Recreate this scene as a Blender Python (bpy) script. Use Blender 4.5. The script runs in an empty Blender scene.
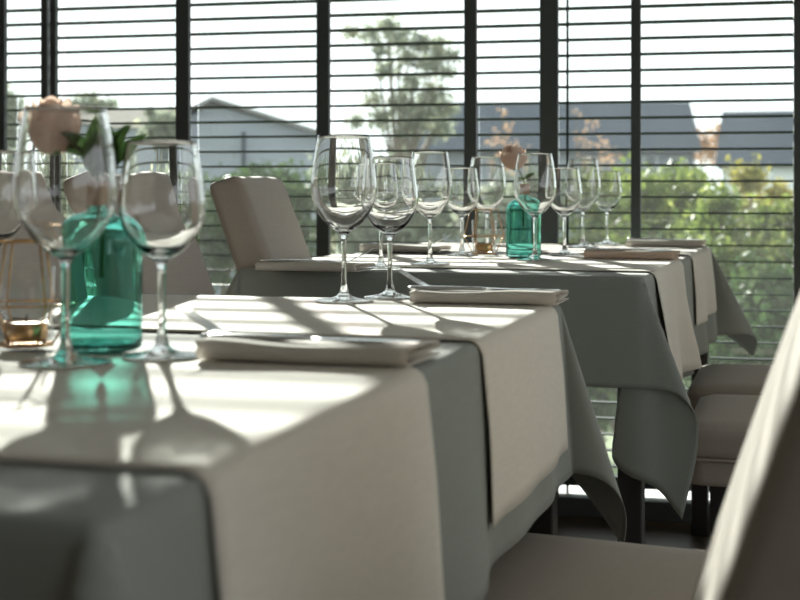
import bpy, bmesh, math, random
from mathutils import Vector, Matrix

# ------------------------------------------------------------------ scene, camera, world, sun
scene = bpy.context.scene
COL = scene.collection
PI = math.pi
F = 1400.0                 # focal length in pixels of the 800x600 frame
HY = 186.0                 # image row of the horizon
TH = math.radians(13.5)    # yaw of the camera against the window wall
TT = 0.77                  # table top height
CH = TT + 0.163            # camera height

def room(X, D):            # camera-aligned ground coordinates (right, forward) -> room coordinates
    return (X*math.cos(TH) - D*math.sin(TH), X*math.sin(TH) + D*math.cos(TH))
def at(px, py, d):         # a photograph pixel at forward distance d -> room point
    x, y = room((px-400)/F*d, d)
    return Vector((x, y, CH - (py-HY)/F*d))
def on_table(px, py, z=TT):
    return at(px, py, F*(CH-z)/(py-HY))

cam = bpy.data.cameras.new('camera')
cam.sensor_width = 36; cam.lens = 36*F/800
cam.shift_y = -(300-HY)/800
cam.clip_start = 0.02; cam.clip_end = 500
cam.dof.use_dof = True; cam.dof.focus_distance = 2.3; cam.dof.aperture_fstop = 6.5
cam.dof.aperture_blades = 7
camo = bpy.data.objects.new('camera', cam); COL.objects.link(camo)
camo.location = (0, 0, CH); camo.rotation_euler = (PI/2, 0, TH)
scene.camera = camo

world = bpy.data.worlds.new('sky'); scene.world = world; world.use_nodes = True
bg = world.node_tree.nodes['Background']
bg.inputs[0].default_value = (0.94, 0.985, 1.0, 1); bg.inputs[1].default_value = 1.9

sun = bpy.data.lights.new('sun', 'SUN'); sun.energy = 18; sun.angle = math.radians(0.55); sun.color = (1.0, 0.945, 0.86)
sun.cycles.is_caustics_light = True
suno = bpy.data.objects.new('sun', sun); COL.objects.link(suno)
SEL = math.radians(15.5); SAZ = TH + math.radians(12.0)     # elevation; azimuth left of the wall normal
sd = Vector((-math.sin(SAZ)*math.cos(SEL), math.cos(SAZ)*math.cos(SEL), math.sin(SEL)))   # towards the sun
suno.rotation_euler = sd.to_track_quat('Z', 'Y').to_euler(); suno.location = (0, 0, 6)

vs = scene.view_settings
scene.display_settings.display_device = 'sRGB'
vs.view_transform = 'Standard'; vs.look = 'None'; vs.exposure = 0.1; vs.gamma = 1.0; vs.use_curve_mapping = False
scene.cycles.transparent_max_bounces = 40
scene.cycles.max_bounces = 14; scene.cycles.transmission_bounces = 14
scene.cycles.sample_clamp_indirect = 6

# ------------------------------------------------------------------ materials
MATS = {}
def newmat(name):
    m = bpy.data.materials.new(name); m.use_nodes = True
    nt = m.node_tree; nt.nodes.clear()
    out = nt.nodes.new('ShaderNodeOutputMaterial'); MATS[name] = m
    return m, nt, out
def N(nt, t, **kw):
    n = nt.nodes.new(t)
    for k, v in kw.items():
        if k in n.inputs.keys(): n.inputs[k].default_value = v
        else: setattr(n, k, v)
    return n
def solid(name, col, rough=0.5, metal=0.0, var=0.12, scale=20, bump=0.0, bscale=None, spec=0.5):
    m, nt, out = newmat(name)
    p = N(nt, 'ShaderNodeBsdfPrincipled', Roughness=rough, Metallic=metal)
    p.inputs['Specular IOR Level'].default_value = spec
    tc = N(nt, 'ShaderNodeTexCoord')
    nz = N(nt, 'ShaderNodeTexNoise', Scale=scale, Detail=4.0)
    nt.links.new(tc.outputs['Object'], nz.inputs['Vector'])
    mx = N(nt, 'ShaderNodeMix', data_type='RGBA')
    mx.inputs[6].default_value = tuple(c*(1-var) for c in col) + (1,)
    mx.inputs[7].default_value = tuple(min(1, c*(1+var)) for c in col) + (1,)
    nt.links.new(nz.outputs['Fac'], mx.inputs[0]); nt.links.new(mx.outputs[2], p.inputs['Base Color'])
    if bump:
        nb = N(nt, 'ShaderNodeTexNoise', Scale=bscale or scale*4, Detail=3.0)
        nt.links.new(tc.outputs['Object'], nb.inputs['Vector'])
        b = N(nt, 'ShaderNodeBump', Strength=bump, Distance=0.01); nt.links.new(nb.outputs['Fac'], b.inputs['Height'])
        nt.links.new(b.outputs[0], p.inputs['Normal'])
    nt.links.new(p.outputs[0], out.inputs[0])
    return m
def fabric(name, col, weave=1100, var=0.10, trans=0.0):
    # woven cloth: two crossed fine bands give thread tone and relief
    m, nt, out = newmat(name)
    tc = N(nt, 'ShaderNodeTexCoord')
    wx = N(nt, 'ShaderNodeTexNoise', Scale=1.0, Detail=2.0); wy = N(nt, 'ShaderNodeTexNoise', Scale=1.0, Detail=2.0)
    m1 = N(nt, 'ShaderNodeMapping'); m1.inputs['Scale'].default_value = (weave, weave*0.03, weave*0.2)
    m2 = N(nt, 'ShaderNodeMapping'); m2.inputs['Scale'].default_value = (weave*0.03, weave, weave)
    for mm, w in ((m1, wx), (m2, wy)):
        nt.links.new(tc.outputs['Object'], mm.inputs[0]); nt.links.new(mm.outputs[0], w.inputs['Vector'])
    ad = N(nt, 'ShaderNodeMath', operation='ADD'); nt.links.new(wx.outputs['Fac'], ad.inputs[0]); nt.links.new(wy.outputs['Fac'], ad.inputs[1])
    hf = N(nt, 'ShaderNodeMath', operation='MULTIPLY'); hf.inputs[1].default_value = 0.5; nt.links.new(ad.outputs[0], hf.inputs[0])
    mx = N(nt, 'ShaderNodeMix', data_type='RGBA')
    mx.inputs[6].default_value = tuple(c*(1-var*1.6) for c in col) + (1,)
    mx.inputs[7].default_value = tuple(min(1, c*(1+var*1.6)) for c in col) + (1,)
    nt.links.new(hf.outputs[0], mx.inputs[0])
    p = N(nt, 'ShaderNodeBsdfPrincipled', Roughness=0.85); p.inputs['Specular IOR Level'].default_value = 0.2
    p.inputs['Sheen Weight'].default_value = 0.15; p.inputs['Sheen Roughness'].default_value = 0.4
    nt.links.new(mx.outputs[2], p.inputs['Base Color'])
    b = N(nt, 'ShaderNodeBump', Strength=0.25, Distance=0.0006); nt.links.new(hf.outputs[0], b.inputs['Height']); nt.links.new(b.outputs[0], p.inputs['Normal'])
    if trans:
        t = N(nt, 'ShaderNodeBsdfTranslucent'); nt.links.new(mx.outputs[2], t.inputs[0])
        s = N(nt, 'ShaderNodeMixShader'); s.inputs[0].default_value = trans
        nt.links.new(p.outputs[0], s.inputs[1]); nt.links.new(t.outputs[0], s.inputs[2]); nt.links.new(s.outputs[0], out.inputs[0])
    else:
        nt.links.new(p.outputs[0], out.inputs[0])
    return m
def glass(name, col, clear, ior=1.45, tint=None, rough=0.0):
    # real refraction blended with straight-through transmission so that sunlight also passes
    m, nt, out = newmat(name)
    g = N(nt, 'ShaderNodeBsdfGlass', IOR=ior, Roughness=rough); g.inputs['Color'].default_value = col + (1,)
    t = N(nt, 'ShaderNodeBsdfTransparent'); t.inputs[0].default_value = (tint or col) + (1,)
    gl = N(nt, 'ShaderNodeBsdfGlossy', Roughness=0.02)
    # Schlick reflectance of a thin wall, the same from both sides
    lw = N(nt, 'ShaderNodeLayerWeight', Blend=0.5)
    pw = N(nt, 'ShaderNodeMath', operation='POWER'); pw.inputs[1].default_value = 4.0; nt.links.new(lw.outputs['Facing'], pw.inputs[0])
    fr = N(nt, 'ShaderNodeMapRange'); fr.inputs[3].default_value = ((ior-1)/(ior+1))**2; fr.inputs[4].default_value = 1.0; nt.links.new(pw.outputs[0], fr.inputs[0])
    th = N(nt, 'ShaderNodeMixShader'); nt.links.new(fr.outputs[0], th.inputs[0]); nt.links.new(t.outputs[0], th.inputs[1]); nt.links.new(gl.outputs[0], th.inputs[2])
    s = N(nt, 'ShaderNodeMixShader'); s.inputs[0].default_value = clear
    nt.links.new(g.outputs[0], s.inputs[1]); nt.links.new(th.outputs[0], s.inputs[2]); nt.links.new(s.outputs[0], out.inputs[0])
    return m
def pane_mat(name, veil):  # translucent share is added to lay a haze veil over the view outside
    m, nt, out = newmat(name)
    t = N(nt, 'ShaderNodeBsdfTransparent'); t.inputs[0].default_value = (0.93, 0.97, 0.96, 1)
    gl = N(nt, 'ShaderNodeBsdfGlossy', Roughness=0.0)
    fr = N(nt, 'ShaderNodeFresnel', IOR=1.4)
    a = N(nt, 'ShaderNodeMixShader'); nt.links.new(fr.outputs[0], a.inputs[0]); nt.links.new(t.outputs[0], a.inputs[1]); nt.links.new(gl.outputs[0], a.inputs[2])
    tr = N(nt, 'ShaderNodeBsdfTranslucent'); tr.inputs[0].default_value = (0.9, 0.92, 0.92, 1)
    tc = N(nt, 'ShaderNodeTexCoord'); nz = N(nt, 'ShaderNodeTexNoise', Scale=3.0, Detail=5.0); nt.links.new(tc.outputs['Object'], nz.inputs['Vector'])
    mp = N(nt, 'ShaderNodeMapRange'); mp.inputs[1].default_value = 0.3; mp.inputs[2].default_value = 0.7; mp.inputs[3].default_value = veil*0.7; mp.inputs[4].default_value = veil*1.3
    nt.links.new(nz.outputs['Fac'], mp.inputs[0])
    s = N(nt, 'ShaderNodeMixShader'); nt.links.new(mp.outputs[0], s.inputs[0]); nt.links.new(a.outputs[0], s.inputs[1]); nt.links.new(tr.outputs[0], s.inputs[2])
    nt.links.new(s.outputs[0], out.inputs[0])
    return m
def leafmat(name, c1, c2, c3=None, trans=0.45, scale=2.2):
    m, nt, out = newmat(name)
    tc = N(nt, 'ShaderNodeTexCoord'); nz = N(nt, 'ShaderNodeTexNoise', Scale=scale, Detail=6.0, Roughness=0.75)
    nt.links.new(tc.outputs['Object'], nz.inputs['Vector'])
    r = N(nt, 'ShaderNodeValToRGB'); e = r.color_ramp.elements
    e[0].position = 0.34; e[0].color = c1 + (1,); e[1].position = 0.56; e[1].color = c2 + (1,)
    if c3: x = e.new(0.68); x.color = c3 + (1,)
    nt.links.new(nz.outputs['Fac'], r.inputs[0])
    d = N(nt, 'ShaderNodeBsdfPrincipled', Roughness=0.55); d.inputs['Specular IOR Level'].default_value = 0.2; nt.links.new(r.outputs[0], d.inputs['Base Color'])
    t = N(nt, 'ShaderNodeBsdfTranslucent'); nt.links.new(r.outputs[0], t.inputs[0])
    s = N(nt, 'ShaderNodeMixShader'); s.inputs[0].default_value = trans
    nt.links.new(d.outputs[0], s.inputs[1]); nt.links.new(t.outputs[0], s.inputs[2]); nt.links.new(s.outputs[0], out.inputs[0])
    return m
def woodmat(name, c1, c2, scale=6):
    m, nt, out = newmat(name)
    tc = N(nt, 'ShaderNodeTexCoord'); mp = N(nt, 'ShaderNodeMapping'); mp.inputs['Scale'].default_value = (0.6, 8, 8)
    nz = N(nt, 'ShaderNodeTexNoise', Scale=scale, Detail=6.0, Distortion=0.6)
    nt.links.new(tc.outputs['Object'], mp.inputs[0]); nt.links.new(mp.outputs[0], nz.inputs['Vector'])
    r = N(nt, 'ShaderNodeValToRGB'); e = r.color_ramp.elements
    e[0].position = 0.3; e[0].color = c1 + (1,); e[1].position = 0.7; e[1].color = c2 + (1,)
    nt.links.new(nz.outputs['Fac'], r.inputs[0])
    p = N(nt, 'ShaderNodeBsdfPrincipled', Roughness=0.4); nt.links.new(r.outputs[0], p.inputs['Base Color']); nt.links.new(p.outputs[0], out.inputs[0])
    return m

fabric('runner_linen', (0.74, 0.70, 0.64), trans=0.06)
fabric('cloth_sage', (0.26, 0.28, 0.265), weave=900)
fabric('napkin_linen', (0.80, 0.765, 0.72), trans=0.30)
fabric('napkin_sunlit', (0.93, 0.77, 0.67), trans=0.5)  # peach colour stands in for sun shining through the linen
fabric('chair_fabric', (0.36, 0.32, 0.285), weave=700)
glass('wine_glass', (1, 1, 1), 0.0, ior=1.5)
glass('stem_glass', (1, 1, 1), 0.0)
glass('foot_glass', (1, 1, 1), 0.0)
glass('votive_glass', (1, 1, 1), 1.0)
glass('teal_glass', (0.62, 0.88, 0.84), 0.0, tint=(0.50, 0.86, 0.80))
pane_mat('window_glass', 0.0075)
solid('frame_metal', (0.05, 0.058, 0.058), rough=0.45, var=0.1)
solid('slat_metal', (0.035, 0.045, 0.043), rough=0.5, var=0.15, spec=0.08)
solid('brass', (0.72, 0.45, 0.22), rough=0.28, metal=1.0, var=0.15, scale=60)
solid('steel', (0.80, 0.82, 0.84), rough=0.16, metal=1.0, var=0.05)
solid('cork', (0.36, 0.21, 0.12), rough=0.85, var=0.35, scale=220, bump=0.4, bscale=300)
solid('wax', (0.86, 0.80, 0.66), rough=0.5, var=0.05)
solid('black_wood', (0.016, 0.016, 0.017), rough=0.45, var=0.3)
solid('wall_plaster', (0.42, 0.39, 0.35), rough=0.9, var=0.04, scale=3, bump=0.05)
solid('wall_panel_dark', (0.13, 0.105, 0.085), rough=0.7, var=0.1, scale=3)
solid('ceiling_paint', (0.80, 0.79, 0.77), rough=0.9, var=0.03, scale=3)
solid('ledge_stone', (0.42, 0.40, 0.41), rough=0.8, var=0.1, scale=8)
woodmat('floor_wood', (0.055, 0.036, 0.024), (0.12, 0.08, 0.05))
leafmat('petal', (0.76, 0.54, 0.44), (0.84, 0.68, 0.57), trans=0.45, scale=30)
solid('stem_green', (0.10, 0.17, 0.05), rough=0.5)
leafmat('rose_leaf', (0.02, 0.06, 0.02), (0.07, 0.13, 0.035), trans=0.25, scale=20)
solid('lawn', (0.13, 0.17, 0.07), rough=0.95, var=0.5, scale=1.2)
solid('house_render', (0.27, 0.295, 0.345), rough=0.9, var=0.06, scale=1)
solid('house_white', (0.75, 0.77, 0.80), rough=0.9, var=0.06, scale=1)
solid('roof_slate', (0.028, 0.042, 0.062), rough=0.8, var=0.25, scale=4)
solid('roof_tan', (0.27, 0.235, 0.20), rough=0.9, var=0.2, scale=3)
solid('roof_grey', (0.20, 0.20, 0.20), rough=0.9, var=0.2, scale=3)
solid('bark', (0.16, 0.13, 0.10), rough=0.9, var=0.4, scale=30)
solid('house_glass', (0.10, 0.12, 0.14), rough=0.1, var=0.1)
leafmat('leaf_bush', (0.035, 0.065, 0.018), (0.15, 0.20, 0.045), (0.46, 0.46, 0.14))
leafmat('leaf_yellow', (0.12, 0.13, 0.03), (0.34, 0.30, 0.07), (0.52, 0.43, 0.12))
leafmat('leaf_dark', (0.018, 0.04, 0.015), (0.055, 0.10, 0.03), (0.15, 0.20, 0.06), trans=0.35)
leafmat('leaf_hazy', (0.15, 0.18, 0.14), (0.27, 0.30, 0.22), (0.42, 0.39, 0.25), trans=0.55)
leafmat('leaf_autumn', (0.25, 0.15, 0.09), (0.45, 0.29, 0.18), (0.60, 0.42, 0.26))

# ------------------------------------------------------------------ mesh helpers
def meshobj(name, verts, faces, mat, parent=None, smooth=False):
    me = bpy.data.meshes.new(name); me.from_pydata([tuple(v) for v in verts], [], faces)
    bm = bmesh.new(); bm.from_mesh(me); bmesh.ops.recalc_face_normals(bm, faces=bm.faces); bm.to_mesh(me); bm.free()
    if smooth:
        for p in me.polygons: p.use_smooth = True
    me.materials.append(MATS[mat]); me.update()
    o = bpy.data.objects.new(name, me); COL.objects.link(o)
    if parent: o.parent = parent
    return o
def linked(name, me, parent=None):
    o = bpy.data.objects.new(name, me); COL.objects.link(o)
    if parent: o.parent = parent
    return o
def bmobj(name, bm, mat, parent=None, smooth=False):
    me = bpy.data.meshes.new(name); bmesh.ops.recalc_face_normals(bm, faces=bm.faces); bm.to_mesh(me); bm.free()
    if smooth:
        for p in me.polygons: p.use_smooth = True
    me.materials.append(MATS[mat])
    return linked(name, me, parent)
def box(name, lo, hi, mat, parent=None, bevel=0.0, seg=2, smooth=False):
    bm = bmesh.new(); bmesh.ops.create_cube(bm, size=1)
    c = [(a+b)/2 for a, b in zip(lo, hi)]; s = [b-a for a, b in zip(lo, hi)]
    for v in bm.verts: v.co = Vector((c[i] + v.co[i]*s[i] for i in range(3)))
    if bevel: bmesh.ops.bevel(bm, geom=bm.edges[:], offset=bevel, segments=seg, affect='EDGES', profile=0.5)
    return bmobj(name, bm, mat, parent, smooth)
def lathe(name, prof, mat, parent=None, n=48, smooth=True, closed=False):
    verts, faces, rings = [], [], []
    for r, z in prof:
        if r < 1e-6:
            rings.append([len(verts)]); verts.append((0, 0, z))
        else:
            rings.append(list(range(len(verts), len(verts)+n)))
            verts += [(r*math.cos(2*PI*k/n), r*math.sin(2*PI*k/n), z) for k in range(n)]
    pairs = list(zip(rings, rings[1:])) + ([(rings[-1], rings[0])] if closed else [])
    for a, b in pairs:
        for k in range(n):
            k2 = (k+1) % n
            if len(a) == 1 and len(b) == 1: continue
            if len(a) == 1: faces.append((a[0], b[k], b[k2]))
            elif len(b) == 1: faces.append((a[k], a[k2], b[0]))
            else: faces.append((a[k], a[k2], b[k2], b[k]))
    return meshobj(name, verts, faces, mat, parent, smooth)
def tube(name, pts, rad, mat, parent=None, n=8, smooth=True, build=True):
    pts = [Vector(p) for p in pts]; rad = rad if isinstance(rad, (list, tuple)) else [rad]*len(pts)
    verts, faces = [], []
    for i, p in enumerate(pts):
        t = (pts[min(i+1, len(pts)-1)] - pts[max(i-1, 0)]).normalized()
        u = t.cross(Vector((0.31, 0.17, 0.93))).normalized() if abs(t.z) < 0.9 else t.cross(Vector((1, 0.1, 0))).normalized()
        w = t.cross(u)
        for k in range(n):
            a = 2*PI*k/n; verts.append(p + (u*math.cos(a) + w*math.sin(a))*rad[i])
    for i in range(len(pts)-1):
        for k in range(n):
            k2 = (k+1) % n; faces.append((i*n+k, i*n+k2, (i+1)*n+k2, (i+1)*n+k))
    faces.append(tuple(range(n))); faces.append(tuple(range((len(pts)-1)*n, len(pts)*n)))
    if not build: return verts, faces
    return meshobj(name, verts, faces, mat, parent, smooth)
def grid_faces(nu, nv, off=0):
    return [(off+i*nv+j, off+i*nv+j+1, off+(i+1)*nv+j+1, off+(i+1)*nv+j) for i in range(nu-1) for j in range(nv-1)]
def smoothpts(pts, sub=5):      # Catmull-Rom through the given points
    out = []
    for i in range(len(pts)-1):
        p0, p1, p2, p3 = pts[max(i-1, 0)], pts[i], pts[i+1], pts[min(i+2, len(pts)-1)]
        for k in range(sub):
            t = k/sub
            out.append(tuple(0.5*(2*b + (c-a)*t + (2*a-5*b+4*c-d)*t*t + (3*b-a-3*c+d)*t**3) for a, b, c, d in zip(p0, p1, p2, p3)))
    out.append(tuple(pts[-1])); return out
def thing(name, label, cat, loc=(0, 0, 0), rz=0.0, group=None):
    o = bpy.data.objects.new(name, None); COL.objects.link(o); o.empty_display_size = 0.05
    o.location = loc; o.rotation_euler = (0, 0, rz); o['label'] = label; o['category'] = cat
    if group: o['group'] = group
    return o
def tag(o, label, cat, group=None):
    o['label'] = label; o['category'] = cat
    if group: o['group'] = group
    return o
def struct(o, label, cat):
    o['kind'] = 'structure'; o['label'] = label; o['category'] = cat; return o
def dup(root, loc, rz, label, group=None):
    r = root.copy(); COL.objects.link(r); r.location = loc; r.rotation_euler = (0, 0, rz); r['label'] = label
    if group: r['group'] = group
    for ch in list(root.children):
        c = ch.copy(); COL.objects.link(c); c.parent = r
        for g in ch.children:
            d = g.copy(); COL.objects.link(d); d.parent = c
    return r

# ------------------------------------------------------------------ the room
YW = 4.035                 # plane of the louvre slats
XL, XR, YB, ZC = -4.2, 3.3, -3.2, 2.75
YG = YW - 0.055            # plane of the glass
struct(box('floor', (XL-.2, YB-.2, -0.12), (XR+.2, YG+0.03, 0.0), 'floor_wood'), 'dark brown wooden floor under the tables', 'floor')
struct(box('ceiling', (XL-.2, YB-.2, ZC), (XR+.2, YG+0.1, ZC+.15), 'ceiling_paint'), 'plain white ceiling over the dining room', 'ceiling')
struct(box('wall_back', (XL-.2, YB-.2, 0), (XR+.2, YB, ZC), 'wall_panel_dark'), 'plain dark brown wall behind the viewer', 'wall')
struct(box('wall_left', (XL-.2, YB, 0), (XL, YG, ZC), 'wall_plaster'), 'plain light plaster wall left of the tables', 'wall')
struct(box('wall_front', (XL-.2, YG-0.03, 2.42), (XR+.2, YG+0.06, ZC), 'wall_plaster'), 'lintel wall above the louvred window', 'wall')

def wall_x(px):            # room x where the ray through column px meets the window plane
    t = (px-400)/F
    # D*(t*sin+cos) = YG
    D = YG/(t*math.sin(TH) + math.cos(TH)); return room(t*D, D)[0]
w1 = struct(thing('window_1', '', 'window'), 'tall dark framed window wall with thin horizontal louvre slats', 'window')
posts = [(-2, 6), (42, 48.5), (51, 57), (176.5, 190), (317, 330), (464.5, 477), (540, 558.5), (631, 641), (793.5, 812)]
px_edges = []
for a, b in posts:
    xa, xb = wall_x(a), wall_x(b)
    box('mullion', (xa, YG-0.010, 0.0), (xb, YG+0.010, 2.42), 'frame_metal', w1, bevel=0.002, seg=1); px_edges.append((xa, xb))
for x in (-3.6, -2.9, 1.75, 2.4, 3.0):
    box('mullion', (x-.018, YG-0.028, 0.0), (x+.018, YG+0.024, 2.42), 'frame_metal', w1, bevel=0.002, seg=1); px_edges.append((x-.018, x+.018))
px_edges.sort()
box('bottom_rail', (XL, YG-0.03, 0.0), (XR, YG+0.026, 0.055), 'frame_metal', w1, bevel=0.002, seg=1)
box('head_rail', (XL, YG-0.03, 2.37), (XR, YG+0.026, 2.42), 'frame_metal', w1)
for (a0, a1), (b0, b1) in zip(px_edges, px_edges[1:]):
    if b0-a1 < 0.012: continue
    box('pane', (a1-.01, YW+0.034, 0.01), (b0+.01, YW+0.040, 2.42), 'window_glass', w1)
P = 0.0452                 # slat pitch
slat_me = None
for k in range(-18, 32):
    z = CH + P*(k+0.3)
    if slat_me is None:
        s = box('slat', (XL, -0.0215, -0.0017), (XR, 0.0215, 0.0017), 'slat_metal', w1, bevel=0.0007, seg=1); slat_me = s.data
    else: s = linked('slat', slat_me, w1)
    s.location = (0, YW, z); s.rotation_euler = (-0.06, 0, 0)
xr_ = wall_x(566.2)
box('slat_rod', (xr_-.0035, YW-0.026, 0.05), (xr_+.0035, YW-0.0215, 2.4), 'slat_metal', w1)
box('louvre_rail', (XL, YW-0.02, 0.075), (XR, YW+0.02, 0.105), 'slat_metal', w1)
# window of the right-hand wall, beyond the frame
w2 = struct(thing('window_2', '', 'window'), 'wide glazed side window right of the tables', 'window')
box('sill_wall', (XR, YB, 0), (XR+.12, YG, 0.70), 'wall_plaster', w2); box('lintel', (XR, YB, 1.95), (XR+.12, YG, ZC), 'wall_plaster', w2)
for y in (-3.1, -1.7, -0.3, 1.1, 2.5, 3.9):
    box('mullion', (XR+.02, y-.03, .7), (XR+.09, y+.03, 1.95), 'frame_metal', w2)
# ledge outside the window
struct(box('trim_1', (XL, YG+0.03, -0.12), (XR, YW+0.32, 0.005), 'ledge_stone'), 'pale stone ledge outside below the louvres', 'ledge')

# ------------------------------------------------------------------ tables, cloths, runners
def side_wave(u, amp, seed):
    return amp*(0.55*math.sin(u*31+seed) + 0.35*math.sin(u*53+seed*2.3) + 0.25*math.sin(u*17+seed*0.7))
RAD = 0.012
def hang(r, tilt):         # distance r over a rounded edge -> (outwards, down)
    q = RAD*(PI/2 - tilt)
    if r <= q:
        a = r/RAD; return RAD*math.sin(a), RAD*(1-math.cos(a))
    a = PI/2 - tilt
    o, d = RAD*math.sin(a), RAD*(1-math.cos(a)); s = r-q
    return o + s*math.sin(tilt), d + s*math.cos(tilt)
class Table:
    def __init__(s, W, L, drop, seed, front=None): s.W, s.L, s.drop, s.seed, s.front, s.stretch, s.table, s.wave = W, L, drop, seed, front or drop, {}, {}, 0.075
    def side_pt(s, axis, sign, u, r, lift=0.0):
        # axis 0: the long sides (x = +-W/2), u runs along y; axis 1: the short ends, u runs along x
        half = s.L if axis == 0 else s.W
        e = min(u, half-u); env = max(0.0, min(1.0, e/0.16)); env = env*env*(3-2*env)
        t = r/s.drop
        tilt = math.radians(4.0) + side_wave(u*0.55, s.wave, s.seed+axis*3+sign)*env*min(1, t*1.3)
        o, d = hang(r, max(math.radians(0.3), tilt)); o += lift; 
        if axis == 0: return Vector((sign*(s.W/2-RAD+o), u, -d + (lift if r < RAD else 0)))
        y = (s.L-RAD+o) if sign > 0 else (RAD-o)
        return Vector((u-s.W/2, y, -d))
    def corner_pt(s, sx, sy, a, b):
        r = math.hypot(a, b); 
        n1 = Vector((0, sy, 0)); n2 = Vector((sx, 0, 0))
        phi = math.atan2(a, b)/(PI/2)          # 0: along n1 (short end), 1: along n2 (long side)
        w1, pe = s.fdir.get((sx, sy), (1.0, 1.0))
        m = (n1*w1+n2).normalized(); k = (n1-n2*w1).normalized(); phe = phi**pe
        A = math.radians(4)
        R, w = s.fold.get((sx, sy), (0.40, 0.30))
        v = n1*(A*math.cos(phi*PI/2)) + n2*(A*math.sin(phi*PI/2)) + m*(R*math.sin(PI*phe)) + k*(w*math.sin(2*PI*phe))
        st = s.stretch.get((sx, sy), 0)*math.sin(PI*phi)**2
        if (sx, sy) in s.table:
            tb = s.table[(sx, sy)]; xs = [e[0] for e in tb]
            i = max(j for j in range(len(xs)-1) if xs[j] <= phi + 1e-9 or j == 0)
            t = min(1, max(0, (phi-xs[i])/(xs[i+1]-xs[i])))
            P0, P1, P2, P3 = tb[max(i-1, 0)], tb[i], tb[i+1], tb[min(i+2, len(tb)-1)]
            c = [0.5*(2*q1 + (q2-q0)*t + (2*q0-5*q1+4*q2-q3)*t*t + (3*q1-q0-3*q2+q3)*t**3) for q0, q1, q2, q3 in zip(P0, P1, P2, P3)]
            v = n1*c[1] + n2*c[2]; st = c[3]*min(1, r/0.15)
        tl = v.length; dirn = v.normalized() if tl > 1e-6 else m
        o, d = hang(r, tl)
        o *= 1 + st; d *= 1 + st
        C = Vector((sx*(s.W/2-RAD), (s.L-RAD) if sy > 0 else RAD, 0))
        q = RAD*(PI/2-tl)
        return C + dirn*o - Vector((0, 0, d))
    def cloth(s, name, label, loc, rz, mat='cloth_sage'):
        W, L, D = s.W, s.L, s.drop
        def axis_samples(n, length, D0=D):
            core = [length*i/n for i in range(n+1)]
            over = [RAD*0.4, RAD*0.9, RAD*1.6, RAD*2.6] + [RAD*2.6+(D-RAD*2.6)*i/18 for i in range(1, 19)]
            over0 = [RAD*0.4, RAD*0.9, RAD*1.6, RAD*2.6] + [RAD*2.6+(D0-RAD*2.6)*i/18 for i in range(1, 19)]
            return [-x for x in reversed(over0)] + core + [length+x for x in over]
        us = axis_samples(40, W); vs_ = axis_samples(66, L, s.front)
        V = []
        for u in us:
            for v in vs_:
                a = -u if u < 0 else (u-W if u > W else 0); b = -v if v < 0 else (v-L if v > L else 0)
                sx = -1 if u < 0 else 1; sy = -1 if v < 0 else 1
                if a == 0 and b == 0:
                    V.append(Vector((max(-W/2+RAD, min(W/2-RAD, u-W/2)), max(RAD, min(L-RAD, v)), 0)))
                elif b == 0: V.append(s.side_pt(0, sx, max(RAD, min(L-RAD, v)), a))
                elif a == 0: V.append(s.side_pt(1, sy, max(RAD, min(W-RAD, u)), b))
                else: V.append(s.corner_pt(sx, sy, a, b))
        o = meshobj(name, V, grid_faces(len(us), len(vs_)), mat, None, True)
        # consistent upward/outward normals with real thickness below
        md = o.modifiers.new('thickness', 'SOLIDIFY'); md.thickness = 0.0012; md.offset = -1
        o.location = loc; o.rotation_euler = (0, 0, rz); return tag(o, label, 'tablecloth')
    def runner(s, name, label, y0, y1, loc, rz, drops=(0.2, 0.2), skew=0.0, gather=0.0, group=None):
        W = s.W; off = 0.0025
        nv = 26
        rows = []
        def ss(d): return [RAD*0.4, RAD*0.9, RAD*1.6, RAD*2.6] + [RAD*2.6+(d-RAD*2.6)*i/10 for i in range(1, 11)]
        samples = [('L', r) for r in reversed(ss(drops[0]))] + [('T', W*i/30) for i in range(31)] + [('R', r) for r in ss(drops[1])]
        V = []
        for kind, q in samples:
            for j in range(nv):
                f = j/(nv-1); u = y0 + (y1-y0)*f
                xx = {'L': 0, 'T': q, 'R': W}[kind]; u += skew*(xx/W-0.5)
                if kind == 'T': V.append(Vector((max(-W/2+RAD, min(W/2-RAD, q-W/2)), u, off)))
                else:
                    sg = -1 if kind == 'L' else 1
                    uu = u
                    p = s.side_pt(0, sg, min(s.L-RAD, max(RAD, uu)), q, lift=0.0)
                    nrm = Vector((sg, 0, 0))
                    t = min(1, q/(RAD*1.5)); 
                    p = p + nrm*(off+0.004*min(1, q/0.1))*t + Vector((0, 0, off*(1-t)))
                    tt_ = q/0.2
                    p.y = u + gather*(0.5-f)*tt_
                    p.x += sg*gather*0.12*(1+math.sin(f*PI*5+1.0))*tt_
                    V.append(p)
        o = meshobj(name, V, grid_faces(len(samples), nv), 'runner_linen', None, True)
        md = o.modifiers.new('thickness', 'SOLIDIFY'); md.thickness = 0.0012; md.offset = 0
        o.location = loc; o.rotation_euler = (0, 0, rz); return tag(o, label, 'table runner', group)

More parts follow.
